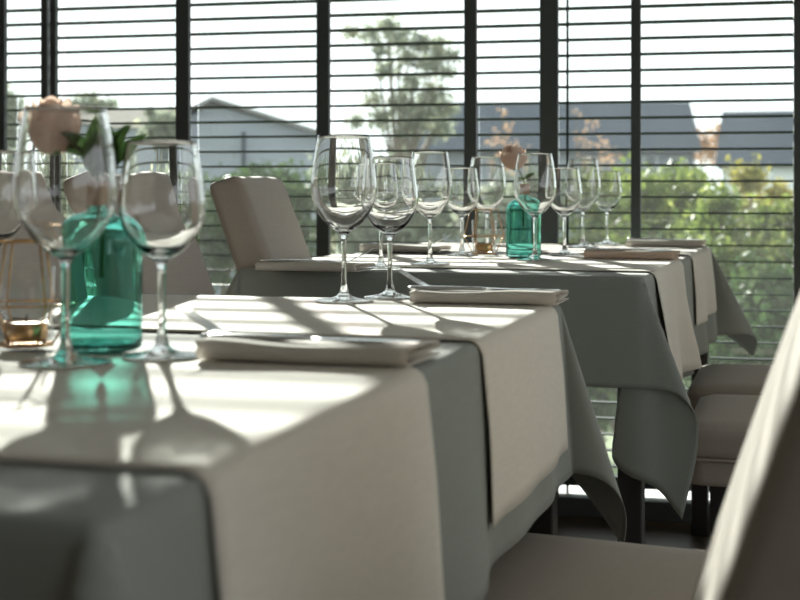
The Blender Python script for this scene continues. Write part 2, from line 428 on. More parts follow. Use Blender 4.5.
TA = math.radians(16.0) - TH            # tables stand a little askew to the wall
TA2 = math.radians(17.6) - TH
W_T, L_T, DROP = 0.80, 1.33, 0.245
def table_frame(Xc, Dc, TA=TA):                # camera-aligned position of the near right corner -> origin at middle of the near end
    x, y = room(Xc, Dc); ca, sa = math.cos(-TA), math.sin(-TA)
    return (x - W_T/2*ca, y - W_T/2*sa)
def build_table(org, label, L_T, TA=TA):
    t = thing('dining_table', label, 'table', (org[0], org[1], 0), -TA)
    box('tabletop', (-W_T/2+.004, .004, TT-.034), (W_T/2-.004, L_T-.004, TT-.0035), 'black_wood', t, bevel=.008)
    box('apron', (-W_T/2+.07, .07, TT-.10), (W_T/2-.07, L_T-.07, TT-.034), 'black_wood', t)
    for sx in (-1, 1):
        for y in (.028, L_T-.028):
            box('leg', (sx*(W_T/2-.028)-.022, y-.022, 0), (sx*(W_T/2-.028)+.022, y+.022, TT-.034), 'black_wood', t, bevel=.003)
    return t
o1 = table_frame(-0.143, 0.668); o2 = table_frame(0.437, 2.50, TA2)
build_table(o1, 'near dining table with black square legs hidden under grey cloth', L_T + .018)
build_table(o2, 'far dining table with black square legs beside the window', L_T, TA2)
T1 = Table(W_T, L_T + .018, DROP, 1.3); T2 = Table(W_T, L_T, DROP, 4.1, 0.205)
T1.wave = 0.045
T1.fdir = {}; T2.fdir = {}
T2.table = {(1, -1): [(0, .07, 0, 0), (.15, .10, .20, 0), (.27, .10, .33, .03), (.38, .06, .36, .13), (.50, .04, .20, .36), (.65, .03, .07, .36), (.80, .025, -.10, .30), (.90, .02, -.05, .12), (1, 0, .07, 0)]}
T1.fold = {(1, 1): (0.24, 0.14), (1, -1): (0.34, 0.24)}
T2.fold = {(1, -1): (0.34, 0.07), (1, 1): (0.40, 0.24)}
T1.stretch = {(1, 1): 0.10}; T2.stretch = {(1, -1): 0.22}
T1.cloth('tablecloth', 'sage grey cloth draped over the near table', (o1[0], o1[1], TT), -TA)
T2.cloth('tablecloth', 'sage grey cloth draped over the far table by the window', (o2[0], o2[1], TT), -TA2)
T1.runner('table_runner', 'off-white runner nearest the camera, under the green bottle\'s glasses', .123, .593, (o1[0], o1[1], TT), -TA, (0.25, 0.27))
T1.runner('table_runner', 'off-white runner across the far end of the near table', .818, 1.283, (o1[0], o1[1], TT), -TA, (0.2, 0.2))
T2.runner('table_runner', 'off-white runner on the front of the far table, gathered at its hem', .13, .60, (o2[0], o2[1], TT), -TA2, (0.2, 0.23), gather=0.05)
T2.runner('table_runner', 'off-white runner across the window end of the far table', .80, 1.27, (o2[0], o2[1], TT), -TA2, (0.2, 0.17))

# ------------------------------------------------------------------ chairs
def make_chair():
    t = thing('dining_chair', '', 'chair')
    sh = 0.48
    # upholstered seat box: thick cushion with crowned top over an apron
    bm = bmesh.new(); bmesh.ops.create_grid(bm, x_segments=14, y_segments=14, size=0.5); bm.free()
    def pad(lo, hi, r, crown, mat, name, n=12):
        # rounded block with a slightly crowned top
        V, Fc = [], []
        c = [(a+b)/2 for a, b in zip(lo, hi)]; h = [(b-a)/2 for a, b in zip(lo, hi)]
        bm = bmesh.new(); bmesh.ops.create_cube(bm, size=2)
        bmesh.ops.subdivide_edges(bm, edges=bm.edges[:], cuts=n, use_grid_fill=True)
        for v in bm.verts:
            p = Vector(v.co); q = Vector([p[i]*h[i] for i in range(3)])
            inner = Vector([max(-(h[i]-r), min(h[i]-r, q[i])) for i in range(3)])
            d = q-inner
            if d.length > 1e-9:
                lim = d.normalized()*r
                q = inner + lim
            if p.z > 0: q.z += crown*(1-p.x**2)*(1-p.y**2)*p.z
            v.co = Vector(c)+q
        return bmobj(name, bm, mat, t, True)
    pad((-.225, -.23, sh-.075), (.235, .23, sh-.006), .024, .008, 'chair_fabric', 'seat')
    pad((-.215, -.222, sh-.125), (.228, .222, sh-.055), .012, 0, 'chair_fabric', 'seat_apron')
    # piping seam around the cushion
    def ring(z, hx0, hx1, hy, rr):
        pts = []
        for cx, cy, a0 in ((hx1-rr, hy-rr, 0), (hx0+rr, hy-rr, 90), (hx0+rr, -hy+rr, 180), (hx1-rr, -hy+rr, 270)):
            for k in range(5):
                a = math.radians(a0+k*22.5); pts.append((cx+rr*math.cos(a), cy+rr*math.sin(a), z))
        pts.append(pts[0]); return pts
    tube('piping', ring(sh-.071, -.219, .232, .226, .02), .0035, 'chair_fabric', t, n=6)
    # backrest: a thick slab leaning backwards and bending a little, soft round edges
    n = 14
    bm = bmesh.new(); bmesh.ops.create_cube(bm, size=2)
    bmesh.ops.subdivide_edges(bm, edges=bm.edges[:], cuts=n+6, use_grid_fill=True)
    H0, H1 = sh-.05, 0.947
    h = ((0.034), 0.218, (H1-H0)/2); r = 0.015
    for v in bm.verts:
        p = Vector(v.co); q = Vector([h[i]*math.copysign(1-(1-abs(p[i]))**1.6, p[i]) for i in range(3)])
        inner = Vector([max(-(h[i]-r), min(h[i]-r, q[i])) for i in range(3)]); d = q-inner
        if d.length > 1e-9: q = inner + d.normalized()*r
        q.x += 0.006*p.x*(1-p.y**2)*(1-p.z**2)
        f = (q.z+h[2])/(2*h[2]); zz = H0 + f*(H1-H0)
        lean = 0.285*(zz-sh) + 0.10*max(0, zz-sh)**2
        wob = 0.0012*math.sin(p.y*5+1)*f
        v.co = Vector((-.19-0.036-lean+q.x, q.y*(1-0.05*f), zz+wob+ 0.285*q.x))
    bmobj('backrest', bm, 'chair_fabric', t, True)
    for sx, sy in ((-1, -1), (-1, 1), (1, -1), (1, 1)):
        x, y = sx*.175-.012, sy*.195
        verts = []
        for z, w, dx in ((0, .014, .03 if sx < 0 else 0), (sh-.12, .021, 0)):
            for ax, ay in ((-1, -1), (1, -1), (1, 1), (-1, 1)): verts.append((x+ax*w-dx, y+ay*w, z))
        meshobj('leg', verts, [(0, 1, 2, 3), (4, 5, 6, 7), (0, 1, 5, 4), (1, 2, 6, 5), (2, 3, 7, 6), (3, 0, 4, 7)], 'black_wood', t)
    return t
def cdir(dx, dd):          # camera-aligned direction -> heading angle in the room
    x, y = room(dx, dd); return math.atan2(y, x)
R16 = math.radians(16)
ch0 = make_chair()
def put(o, X, D, ang):
    x, y = room(X, D); o.location = (x, y, 0); o.rotation_euler = (0, 0, ang)
ch0['label'] = 'taupe upholstered chair back rising at the right edge, nearest the camera'
put(ch0, -0.027, 1.01, cdir(-math.cos(math.radians(15.5)), math.sin(math.radians(15.5))))
def more_chair(X, D, ang, label):
    x, y = room(X, D); return dup(ch0, (x, y, 0), ang, label)
fl = cdir(-math.cos(R16), math.sin(R16)); fr_ = cdir(math.cos(math.radians(7)), -math.sin(math.radians(7)))
more_chair(0.268, 1.59, cdir(-math.cos(math.radians(25)), math.sin(math.radians(25))), 'taupe chair whose seat shows at the bottom beside the near table')
more_chair(0.83, 2.84, fl, 'taupe chair with seat out beyond the front corner of the far table')
more_chair(0.945, 3.37, fl, 'taupe chair beside the far table, its seat nearest the window')
more_chair(0.05, 2.945, fr_, 'grey-taupe chair whose whole back shows left of the far table')
more_chair(-0.10, 2.345, fr_, 'grey-taupe chair seen behind the second wine glass from the left')
more_chair(-0.225, 1.85, fr_, 'grey-taupe chair behind the brass candle holder at the left edge')

# ------------------------------------------------------------------ wine glasses
def glass_profile(Hh, bowl_h, rmax, rrim, rfoot):
    zb = Hh-bowl_h
    outer = [(0.0040, zb-0.010), (0.0075, zb-0.001), (0.018, zb+0.006), (rmax*.64, zb+bowl_h*.125), (rmax*.90, zb+bowl_h*.27), (rmax, zb+bowl_h*.43),
             (rmax*.975, zb+bowl_h*.60), (rmax*.90, zb+bowl_h*.80), (rrim, Hh)]
    inner = [(rrim-.0014, Hh), (rmax*.90-.0015, zb+bowl_h*.80), (rmax*.975-.0016, zb+bowl_h*.60), (rmax-.0017, zb+bowl_h*.43), (rmax*.90-.0019, zb+bowl_h*.275),
             (rmax*.64-.0021, zb+bowl_h*.147), (0.0165, zb+0.0105), (0.008, zb+0.0065), (0, zb+0.0055)]
    stem = [(0, zb-0.0101), (0.0040, zb-0.0101), (0.0036, zb-0.030), (0.0034, zb*.5), (0.0040, zb*.26), (0.0058, 0.016), (0.0072, 0.0105)]
    foot = [(0, 0.0104), (0.0072, 0.0104), (0.012, 0.0065), (rfoot*.6, 0.0035), (rfoot*.97, 0.0016), (rfoot, 0.0008), (rfoot*.98, 0.0), (0, 0.0)]
    return outer, inner, stem, foot
def make_glass(big):
    Hh, bh, rm, rr, rf = (0.2285, 0.133, 0.0455, 0.0362, 0.041) if big else (0.2000, 0.109, 0.0400, 0.0330, 0.037)
    o, i, s, f = glass_profile(Hh, bh, rm, rr, rf)
    t = thing('wine_glass', '', 'wine glass')
    prof = [(0, o[0][1])] + smoothpts(o, 5) + [(rr-.0004, Hh+.0004)] + smoothpts(i, 5)
    lathe('bowl', prof, 'wine_glass', t, 96)
    lathe('stem', smoothpts(s[1:], 4) if False else [s[0]] + smoothpts(s[1:], 4) + [(0, s[-1][1])], 'stem_glass', t, 24)
    lathe('foot', [f[0]] + smoothpts(f[1:6], 4) + [f[6], f[7]], 'foot_glass', t, 48)
    return t
gb, gs = make_glass(True), make_glass(False)
GZ = TT + 0.0042
def place_glass(src, px, py, label, first):
    p = on_table(px, py, GZ); p.z = GZ
    if first: src.location = p; src['label'] = label; src['group'] = 'wine glasses on the tables'; return src
    return dup(src, p, 0, label, 'wine glasses on the tables')
place_glass(gb, 65.5, 363, 'tall wine glass at far left in front of the big peach rose', True)
place_glass(gs, 162, 356.5, 'smaller wine glass right of the near green bottle', True)
place_glass(gs, -5, 321, 'wine glass cut off by the left edge of the picture', False)
place_glass(gb, 344, 301, 'tall wine glass alone in front on the near table\'s far runner', False)
place_glass(gs, 390, 297.5, 'smaller wine glass just right of the tall one on the near table\'s far runner', False)
place_glass(gs, 381, 268, 'small wine glass on the far table seen through the one in front', False)
place_glass(gb, 430, 264, 'tall wine glass leftmost in the far table\'s open row', False)
place_glass(gs, 462, 255.3, 'small wine glass left behind the far candle holder', False)
place_glass(gb, 487, 252, 'tall wine glass standing behind the far candle holder', False)
place_glass(gb, 535, 260, 'tall wine glass overlapping the far green bottle', False)
place_glass(gs, 564.5, 254.5, 'small wine glass next to the right of the far green bottle', False)
place_glass(gb, 583, 247, 'tall wine glass second from the right on the far table', False)
place_glass(gs, 607, 244, 'rightmost small wine glass on the far table near the mullion', False)

# ------------------------------------------------------------------ bottles and roses
def make_bottle():
    t = thing('glass_bottle', '', 'bottle')
    R = 0.039
    outer = [(R-.006, 0.0), (R-.0012, 0.0025), (R, 0.009), (R, 0.06), (R, 0.104), (R-.003, 0.115), (R-.010, 0.1235), (0.020, 0.1285), (0.0135, 0.1305), (0.0122, 0.134), (0.0122, 0.1375)]
    inner = [(0.0102, 0.1375), (0.0102, 0.131), (0.019, 0.1258), (R-.0115, 0.1208), (R-.0055, 0.1135), (R-.003, 0.104), (R-.003, 0.06), (R-.003, 0.012), (R-.008, 0.0065), (0.012, 0.0075), (0, 0.009)]
    prof = [(0, 0.003), (0.02, 0.001)] + smoothpts(outer, 4) + smoothpts(inner, 4)
    lathe('body', prof, 'teal_glass', t, 64)
    lathe('cork', [(0, 0.138), (0.0125, 0.138), (0.0128, 0.140), (0.0128, 0.161), (0.0122, 0.163), (0, 0.163)], 'cork', t, 32)
    return t
bt = make_bottle()
pb1 = on_table(101.5, 349.5, GZ); pb1.z = GZ
pb2 = on_table(523.5, 257.2, GZ); pb2.z = GZ
bt.location = pb1; bt['label'] = 'big teal green glass bottle at the left on the near table'; bt['group'] = 'green rose bottles'
dup(bt, pb2, 0, 'small-looking teal green bottle on the far table', 'green rose bottles')

def petal_mesh(w, hgt, r, flare, curl):
    V = []
    nu, nv = 9, 7
    for i in range(nu):
        s = -1 + 2*i/(nu-1)
        for j in range(nv):
            t = j/(nv-1)
            wid = w*math.sin(PI*(0.16+0.70*t))**0.55
            ang = s*wid
            rad = r*math.sin(PI*(0.13+0.60*t)) + flare*max(0, t-.70)**2*9 + 0.05*r*s
            z = hgt*(t - 0.16*s*s*t*t) - curl*max(0, t-.8)**2
            V.append((rad*math.cos(ang), rad*math.sin(ang), z))
    me = bpy.data.meshes.new('petal'); me.from_pydata(V, [], grid_faces(nu, nv))
    for p in me.polygons: p.use_smooth = True
    me.materials.append(MATS['petal']); return me
def make_leaf_mesh(L, w):
    V = []; nu, nv = 9, 5
    for i in range(nu):
        t = i/(nu-1); ww = w*math.sin(PI*t**0.85)**0.9 if 0 < t < 1 else 0.0003
        for j in range(nv):
            s = -1+2*j/(nv-1); V.append((t*L, s*ww, 0.22*abs(s)*ww - 0.25*L*t*t))
    me = bpy.data.meshes.new('leaf'); me.from_pydata(V, [], grid_faces(nu, nv))
    for p in me.polygons: p.use_smooth = True
    me.materials.append(MATS['rose_leaf']); return me
LEAF = make_leaf_mesh(0.055, 0.014)
LAYERS = [(3, petal_mesh(1.5, .050, .0100, .000, 0), 0.004), (4, petal_mesh(1.2, .051, .0175, .0008, .0), 0.002), (5, petal_mesh(1.02, .050, .0240, .004, .01), 0.0),
          (6, petal_mesh(0.88, .045, .0292, .010, .05), -0.001)]
def make_rose(base, bend, top, label, leaves, tilt):
    # base: mouth of the bottle; bend and top: offsets of the stem's middle and the bloom's foot
    t = thing('rose', label, 'flower', base)
    pts = smoothpts([(0, 0, -0.09), (0, 0, 0), (bend[0], bend[1], bend[2]), (top[0], top[1], top[2])], 5)
    tube('stem', pts, 0.0022, 'stem_green', t, 8)
    T = Matrix.Translation(top) @ Matrix.Rotation(tilt[0], 4, 'X') @ Matrix.Rotation(tilt[1], 4, 'Y')
    lathe('calyx', [(0, -0.004), (0.004, -0.003), (0.0085, 0.003), (0.010, 0.008), (0, 0.006)], 'stem_green', t, 16).matrix_local = T
    for li, (n, me, dz) in enumerate(LAYERS):
        for k in range(n):
            p = linked('petal', me, t)
            p.matrix_local = T @ Matrix.Translation((0, 0, dz)) @ Matrix.Rotation(2*PI*k/n + li*0.7, 4, 'Z') @ Matrix.Rotation(0.03*((k*7) % 3-1), 4, 'Y')
    for (pos, az, up, sc, roll) in leaves:
        l = linked('leaf', LEAF, t)
        l.matrix_local = Matrix.Translation(pos) @ Matrix.Rotation(az, 4, 'Z') @ Matrix.Rotation(-up, 4, 'Y') @ Matrix.Rotation(roll, 4, 'X') @ Matrix.Scale(sc, 4)
    return t
yaw = TH
def cl(dx, dd, z):         # camera-aligned offset to room offset
    x, y = room(dx, dd); return Vector((x, y, z))
lv = []
for (dx, dd, z, azdeg, up, sc, roll) in ((-.004, .0, .012, 20, 1.15, 1.05, .6), (.002, -.003, .01, 60, 1.25, 1.1, -.5), (.004, 0, .008, -20, .95, 1.05, .9), (-.004, .0, .02, 160, .5, .9, .4),
                                        (0, .004, .012, 100, 1.3, 1.15, .2), (.004, -.002, .008, -60, 1.1, .95, -1.0), (-.008, 0, .03, 200, .7, .7, .8), (-.006, -.004, .006, 150, 1.2, .95, .3), (.0, -.006, .006, 240, 1.3, 1.0, 1.2)):
    lv.append((cl(dx, dd, z), math.radians(azdeg)+yaw, up, sc, roll))
make_rose(pb1+Vector((0, 0, .160)), cl(-.018, .0, .035), cl(-.046, .004, .032), 'large blurred peach rose with dark leaves at the left', lv, (0.0, -0.15))
lv2 = []
for (dx, dd, z, azdeg, up, sc, roll) in ((0, 0, .012, 15, .7, .6, .5), (0, 0, .01, 190, .5, .45, .5), (0, 0, .006, 60, .9, .6, -.6)):
    lv2.append((cl(dx, dd, z), math.radians(azdeg)+yaw, up, sc, roll))
make_rose(pb2+Vector((0, 0, .160)), cl(-.006, 0, .02), cl(-.020, 0, .038), 'small peach rose in the bottle on the far table', lv2, (0.05, -0.1))

# ------------------------------------------------------------------ geometric brass candle holders
def make_holder():
    t = thing('candle_holder', '', 'candle holder')
    n = 6
    def ring(r, z, ph): return [Vector((r*math.cos(2*PI*(k+ph)/n), r*math.sin(2*PI*(k+ph)/n), z)) for k in range(n)]
    bot, mid, top = ring(.027, .003, 0), ring(.046, .042, 0), ring(.032, .104, 0)
    lathe('base_plate', [(0, 0), (.027, 0), (.0275, .001), (.027, .002), (0, .002)], 'brass', t, 6, smooth=False)
    for rg in (bot, mid, top):
        for k in range(n): tube('wire', [rg[k], rg[(k+1) % n]], .0011, 'brass', t, 6)
    for a, b in ((bot, mid), (mid, top)):
        for k in range(n): tube('wire', [a[k], b[k]], .0011, 'brass', t, 6)
    return t
def make_votive():
    t = thing('votive_cup', '', 'candle cup')
    lathe('cup', [(0, 0.0), (.024, 0.0), (.0265, .002), (.0285, .04), (.029, .076), (.0285, .0766), (.0278, .076), (.0270, .04), (.0245, .005), (0, .004)], 'votive_glass', t, 48)
    tl = lathe('tealight', [(0, .0045), (.0205, .0045), (.0212, .006), (.0212, .022), (.0206, .0225), (.0200, .020), (0, .0195)], 'brass', t, 40)
    lathe('wax', [(0, .0196), (.0198, .0196), (.0198, .0205), (0.003, .0203), (0, .0203)], 'wax', tl, 32)
    tube('wick', [(0, 0, .020), (0.0004, 0, .025), (.0012, 0, .029)], .0006, 'black_wood', tl, 6)
    return t
hd, vt = make_holder(), make_votive()
ph1 = on_table(26, 346, GZ); ph1.z = GZ
ph2 = on_table(484, 254, GZ); ph2.z = GZ
hd.location = ph1; hd.rotation_euler = (0, 0, TH+.15); hd['label'] = 'brass wire candle holder at the left edge of the near table'
dup(hd, ph2, TH, 'brass wire candle holder on the far table beside the bottle')
vt.location = ph1+Vector((0, 0, .0021)); vt['label'] = 'clear candle cup inside the brass holder at the left edge'
dup(vt, ph2+Vector((0, 0, .0021)), 0, 'clear candle cup inside the brass holder on the far table')

# ------------------------------------------------------------------ napkins and cutlery
def napkin_mesh(Ln, Wd, seed, mat):
    rnd = random.Random(seed)
    # cross-section of a cloth folded in thirds, swept along its length
    h = 0.0150
    path = [(Wd*.46, .0008), (0, .0008), (-Wd*.36, .0008)]
    for k in range(9):
        a = -PI/2 - PI*k/8; path.append((-Wd*.42 + h*.5*0.9*math.cos(a), .0008+h*.5 + h*.5*math.sin(a)))
    path += [(-Wd*.2, h+.0004), (Wd*.1, h*.93), (Wd*.40, h*.80)]
    for k in range(7):
        a = PI/2 - PI*k/6; path.append((Wd*.44 + h*.2*math.cos(a), h*.60 + h*.2*math.sin(a)))
    path += [(Wd*.1, h*.42), (-Wd*.34, h*.45)]
    nu = 22; V = []
    for i in range(nu):
        s = i/(nu-1); x = (s-.5)*Ln
        for j, (y, z) in enumerate(path):
            e = 0.0016*math.sin(s*9+seed)*(z/h); puff = 1 + 0.10*math.sin(s*5+seed*1.7)
            V.append((x + 0.0015*math.sin(j*1.7+seed)*(1 if i in (0, nu-1) else 0), y + 0.0015*math.sin(s*6+j*.3+seed), max(.0006, z*puff+e*.4)))
    me = bpy.data.meshes.new('napkin'); me.from_pydata(V, [], grid_faces(nu, len(path)))
    for p in me.polygons: p.use_smooth = True
    me.materials.append(MATS[mat]); return me
def profile_bar(stations, name, mat, parent, n=8):
    # stations: (x, halfwidth, thickness, zcentre)
    V, Fc = [], []
    for x, w, th, z in stations:
        for k in range(n):
            a = 2*PI*k/n; V.append((x, w*math.cos(a), z + th*.5*math.sin(a)))
    for i in range(len(stations)-1):
        for k in range(n): Fc.append((i*n+k, i*n+(k+1) % n, (i+1)*n+(k+1) % n, (i+1)*n+k))
    Fc.append(tuple(range(n))); Fc.append(tuple(range((len(stations)-1)*n, len(stations)*n)))
    return meshobj(name, V, Fc, mat, parent, True)
def make_fork():
    # lies tines up: the head sweeps upwards from the neck
    t = thing('fork', '', 'fork')
    profile_bar([(-.105, .004, .002, .003), (-.098, .0085, .003, .003), (-.07, .0075, .003, .003), (-.02, .0038, .003, .0035), (.02, .003, .003, .0025), (.035, .006, .0026, .0022), (.046, .0115, .0022, .004), (.056, .0125, .002, .0075)], 'handle', 'steel', t)
    for k in range(4):
        y = -.0096+.0064*k
        o = profile_bar([(.054, .0023, .002, .0068), (.068, .0019, .0019, .0135), (.082, .0017, .0018, .0215), (.092, .0010, .0014, .0275)], 'tine', 'steel', t, 6)
        o.location = (0, y, 0)
    return t
def make_knife():
    t = thing('table_knife', '', 'knife')
    profile_bar([(-.10, .005, .004, .004), (-.095, .0085, .006, .004), (-.05, .0075, .006, .004), (.0, .0055, .005, .004), (.008, .005, .004, .004)], 'handle', 'steel', t)
    profile_bar([(.006, .0045, .003, .004), (.02, .009, .0014, .004), (.07, .0105, .0012, .004), (.098, .0085, .001, .004), (.11, .002, .0008, .004)], 'blade', 'steel', t)
    return t
fk, kn = make_fork(), make_knife()
used = {'f': False, 'k': False}
def put_cut(src, key, loc, rot, label):
    if not used[key]: o = src; used[key] = True
    else: o = dup(src, loc, 0, label)
    o.location = loc; o.rotation_euler = rot; o['label'] = label
NAX = cdir(math.cos(R16), -math.sin(R16))     # across the table, pointing right
def setting(px, py, turn, mat, seed, where, fork=None, knife=None):
    # px, py: pixel of the middle of the napkin's near bottom edge
    p = on_table(px, py, GZ); p.z = GZ
    a = NAX + turn; ax = Vector((math.cos(a), math.sin(a), 0)); ay = Vector((-math.sin(a), math.cos(a), 0))
    c = p + ay*0.060
    o = linked('napkin', napkin_mesh(0.200, 0.12, seed, mat)); o.location = c; o.rotation_euler = (0, 0, a)
    md = o.modifiers.new('thickness', 'SOLIDIFY'); md.thickness = 0.0013; md.offset = 0
    tag(o, 'folded napkin ' + where, 'napkin', 'folded napkins')
    top = 0.0150
    if fork:
        fx, fy, fa, pitch = fork; put_cut(fk, 'f', c + ax*fx + ay*fy + Vector((0, 0, top-.001)), (0, pitch, a+fa), 'steel fork on the napkin ' + where)
    if knife:
        kx, ky, ka = knife; put_cut(kn, 'k', c + ax*kx + ay*ky + Vector((0, 0, top-.001)), (0, 0, a+ka), 'steel knife on the napkin ' + where)
setting(298, 364.5, 0.0, 'napkin_linen', 1, 'nearest the camera by the small wine glass', fork=(-.050, -.004, PI-.10, 0), knife=(-.012, -.012, 0.06))
setting(482, 304.5, 0.03, 'napkin_linen', 2, 'on the right end of the near table\'s far runner', fork=(-.042, .000, PI-.1, 0), knife=(-.012, -.014, .05))
setting(305, 271.5, 0.0, 'napkin_linen', 3, 'on the front left corner of the far table', fork=(.02, .0, .12, 0), knife=(0, -.03, .05))
setting(399, 252.0, 0.0, 'napkin_linen', 4, 'on the left of the far table near the window', fork=(.02, .0, .1, 0))
setting(629, 259.0, 0.0, 'napkin_sunlit', 5, 'with sunlight painted in as peach, on the right of the far table', fork=(-.02, .0, PI+.12, 0), knife=(.0, -.025, .03))
setting(664, 246.8, 0.0, 'napkin_linen', 6, 'at the far right corner by the window', knife=(0, 0, .05))

# ------------------------------------------------------------------ outside
ZG = -2.6
g = meshobj('ground', [(-90, YW+.3, ZG), (110, YW+.3, ZG), (110, 160, ZG), (-90, 160, ZG)], [(0, 1, 2, 3)], 'lawn'); struct(g, 'green ground outside below the window', 'ground')

def foliage(name, blobs, n, leaf, mat, parent, seed):
    # blobs: (centre, radius); n leaves of size leaf shared among them by volume
    rnd = random.Random(seed); V, Fc = [], []
    tot = sum(r**2 for c, r in blobs)
    for c, r in blobs:
        for _ in range(max(12, int(n*1.5*r**2/tot))):
            d = Vector((rnd.gauss(0, .52), rnd.gauss(0, .52), rnd.gauss(0, .50)))
            p = Vector(c) + Vector((d.x*r, d.y*r, d.z*r*.92))
            u = Vector((rnd.gauss(0, 1), rnd.gauss(0, 1), rnd.gauss(0, 1))).normalized()
            w = u.cross(Vector((rnd.gauss(0, 1), rnd.gauss(0, 1), rnd.gauss(0, 1)))).normalized()
            s = leaf*rnd.uniform(.6, 1.3); b = len(V)
            V += [p-u*s, p-w*s*.5, p+u*s, p+w*s*.5]; Fc.append((b, b+1, b+2, b+3))
    me = bpy.data.meshes.new(name); me.from_pydata([tuple(v) for v in V], [], Fc); me.materials.append(MATS[mat])
    o = linked(name, me, parent); o['kind'] = 'stuff'; return o
def plant(name, label, cat, px, d, blobs, n, leaf, mat, seed, branches=5, trunk_r=0.08, group=None):
    # blobs given as (px, py, radius in pixels, extra depth); the thing's base stands on the ground below column px
    base = at(px, HY, d); base.z = ZG
    t = thing(name, label, cat, base, 0, group)
    rnd = random.Random(seed); bl = []
    for bx, by, br, dd in blobs:
        bl.append((at(bx, by, d+dd)-base, br*d/F))
    foliage('foliage', bl, n, leaf, mat, t, seed)
    top = max(bl, key=lambda b: b[0].z)[0]
    mid = Vector((top.x*.35, top.y*.35, top.z*.45))
    tube('trunk', smoothpts([(0, 0, 0), (mid.x*.6, mid.y*.6, mid.z*.6), tuple(mid), tuple(top*.8), tuple(top)], 3), [trunk_r*(1-.85*i/12) for i in range(13)], 'bark', t, 7)
    for b in sorted(bl, key=lambda b: -b[1])[:branches]:
        s = Vector((mid.x, mid.y, min(mid.z, b[0].z*.7))); e = b[0]
        tube('branch', [tuple(s), tuple(s.lerp(e, .5)+Vector((0, 0, .04*d/10))), tuple(e)], [trunk_r*.45, trunk_r*.3, trunk_r*.12], 'bark', t, 6)
    return t
rnd = random.Random(8)
def blobrow(x0, x1, y0, y1, n, r0, r1, dz=1.0, rr=None):
    rr = rr or rnd
    return [(rr.uniform(x0, x1), rr.uniform(y0, y1), rr.uniform(r0, r1), rr.uniform(-dz, dz)) for _ in range(n)]
# tall airy tree in the middle of the view
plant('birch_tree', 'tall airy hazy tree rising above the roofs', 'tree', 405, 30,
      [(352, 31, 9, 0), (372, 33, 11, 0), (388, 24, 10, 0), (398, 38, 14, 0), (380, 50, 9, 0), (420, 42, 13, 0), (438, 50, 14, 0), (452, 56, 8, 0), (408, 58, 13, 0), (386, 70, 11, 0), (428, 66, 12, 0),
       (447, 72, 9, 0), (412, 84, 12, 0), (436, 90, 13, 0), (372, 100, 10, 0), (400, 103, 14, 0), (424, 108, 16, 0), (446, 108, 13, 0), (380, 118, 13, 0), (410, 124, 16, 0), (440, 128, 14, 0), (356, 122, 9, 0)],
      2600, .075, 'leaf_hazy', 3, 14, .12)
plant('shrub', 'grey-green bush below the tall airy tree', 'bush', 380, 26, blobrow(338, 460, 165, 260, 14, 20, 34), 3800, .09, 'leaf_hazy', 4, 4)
plant('shrub', 'dull green bush seen left of the tall foreground wine glass', 'bush', 290, 22, blobrow(258, 318, 172, 262, 12, 16, 26), 3400, .07, 'leaf_dark', 5, 4)
plant('shrub', 'green bush below the gabled grey house', 'bush', 215, 24, blobrow(195, 260, 190, 275, 10, 16, 28), 3000, .08, 'leaf_dark', 6, 4)
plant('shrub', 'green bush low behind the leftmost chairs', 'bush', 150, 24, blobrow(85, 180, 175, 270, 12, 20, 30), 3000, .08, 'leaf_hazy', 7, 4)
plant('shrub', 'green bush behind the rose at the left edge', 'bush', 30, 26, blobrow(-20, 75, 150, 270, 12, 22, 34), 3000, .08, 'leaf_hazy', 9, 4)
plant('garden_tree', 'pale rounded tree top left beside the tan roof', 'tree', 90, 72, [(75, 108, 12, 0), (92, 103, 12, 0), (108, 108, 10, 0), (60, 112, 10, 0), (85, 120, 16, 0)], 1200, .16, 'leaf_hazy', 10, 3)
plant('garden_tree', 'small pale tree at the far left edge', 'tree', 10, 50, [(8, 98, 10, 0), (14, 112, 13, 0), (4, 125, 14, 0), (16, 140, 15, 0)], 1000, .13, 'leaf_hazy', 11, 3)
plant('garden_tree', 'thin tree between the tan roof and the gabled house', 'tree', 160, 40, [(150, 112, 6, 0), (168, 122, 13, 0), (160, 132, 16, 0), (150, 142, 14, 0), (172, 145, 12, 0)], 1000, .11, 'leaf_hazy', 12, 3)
plant('autumn_tree', 'small orange autumn tree left of the thick mullion', 'tree', 505, 30, [(503, 112, 6, 0), (508, 128, 8, 0), (498, 140, 10, 0), (512, 150, 11, 0), (503, 165, 12, 0)], 110, .05, 'leaf_autumn', 13, 4, .05)
plant('autumn_tree', 'small orange autumn tree right of the thick mullion', 'tree', 590, 30, [(576, 111, 6, 0), (592, 124, 8, 0), (585, 142, 10, 0), (603, 145, 9, 0), (610, 158, 13, 0), (590, 165, 12, 0)], 130, .05, 'leaf_autumn', 14, 4, .05)
plant('autumn_tree', 'brownish distant tree in the gap between the two roofs', 'tree', 705, 45, [(693, 132, 9, 0), (702, 142, 10, 0), (716, 132, 8, 0), (722, 142, 10, 0), (708, 152, 14, 0)], 420, .10, 'leaf_autumn', 15, 3, .06)
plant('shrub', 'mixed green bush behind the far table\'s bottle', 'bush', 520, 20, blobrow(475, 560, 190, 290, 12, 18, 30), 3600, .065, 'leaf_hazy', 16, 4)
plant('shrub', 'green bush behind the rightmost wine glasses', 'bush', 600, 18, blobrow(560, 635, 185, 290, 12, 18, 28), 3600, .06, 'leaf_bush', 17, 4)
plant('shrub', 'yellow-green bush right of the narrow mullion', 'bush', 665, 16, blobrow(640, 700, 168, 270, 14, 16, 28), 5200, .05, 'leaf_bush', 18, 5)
plant('shrub', 'yellow bush below the right roof', 'bush', 765, 20, blobrow(745, 785, 178, 215, 8, 10, 18), 2400, .055, 'leaf_yellow', 19, 4)
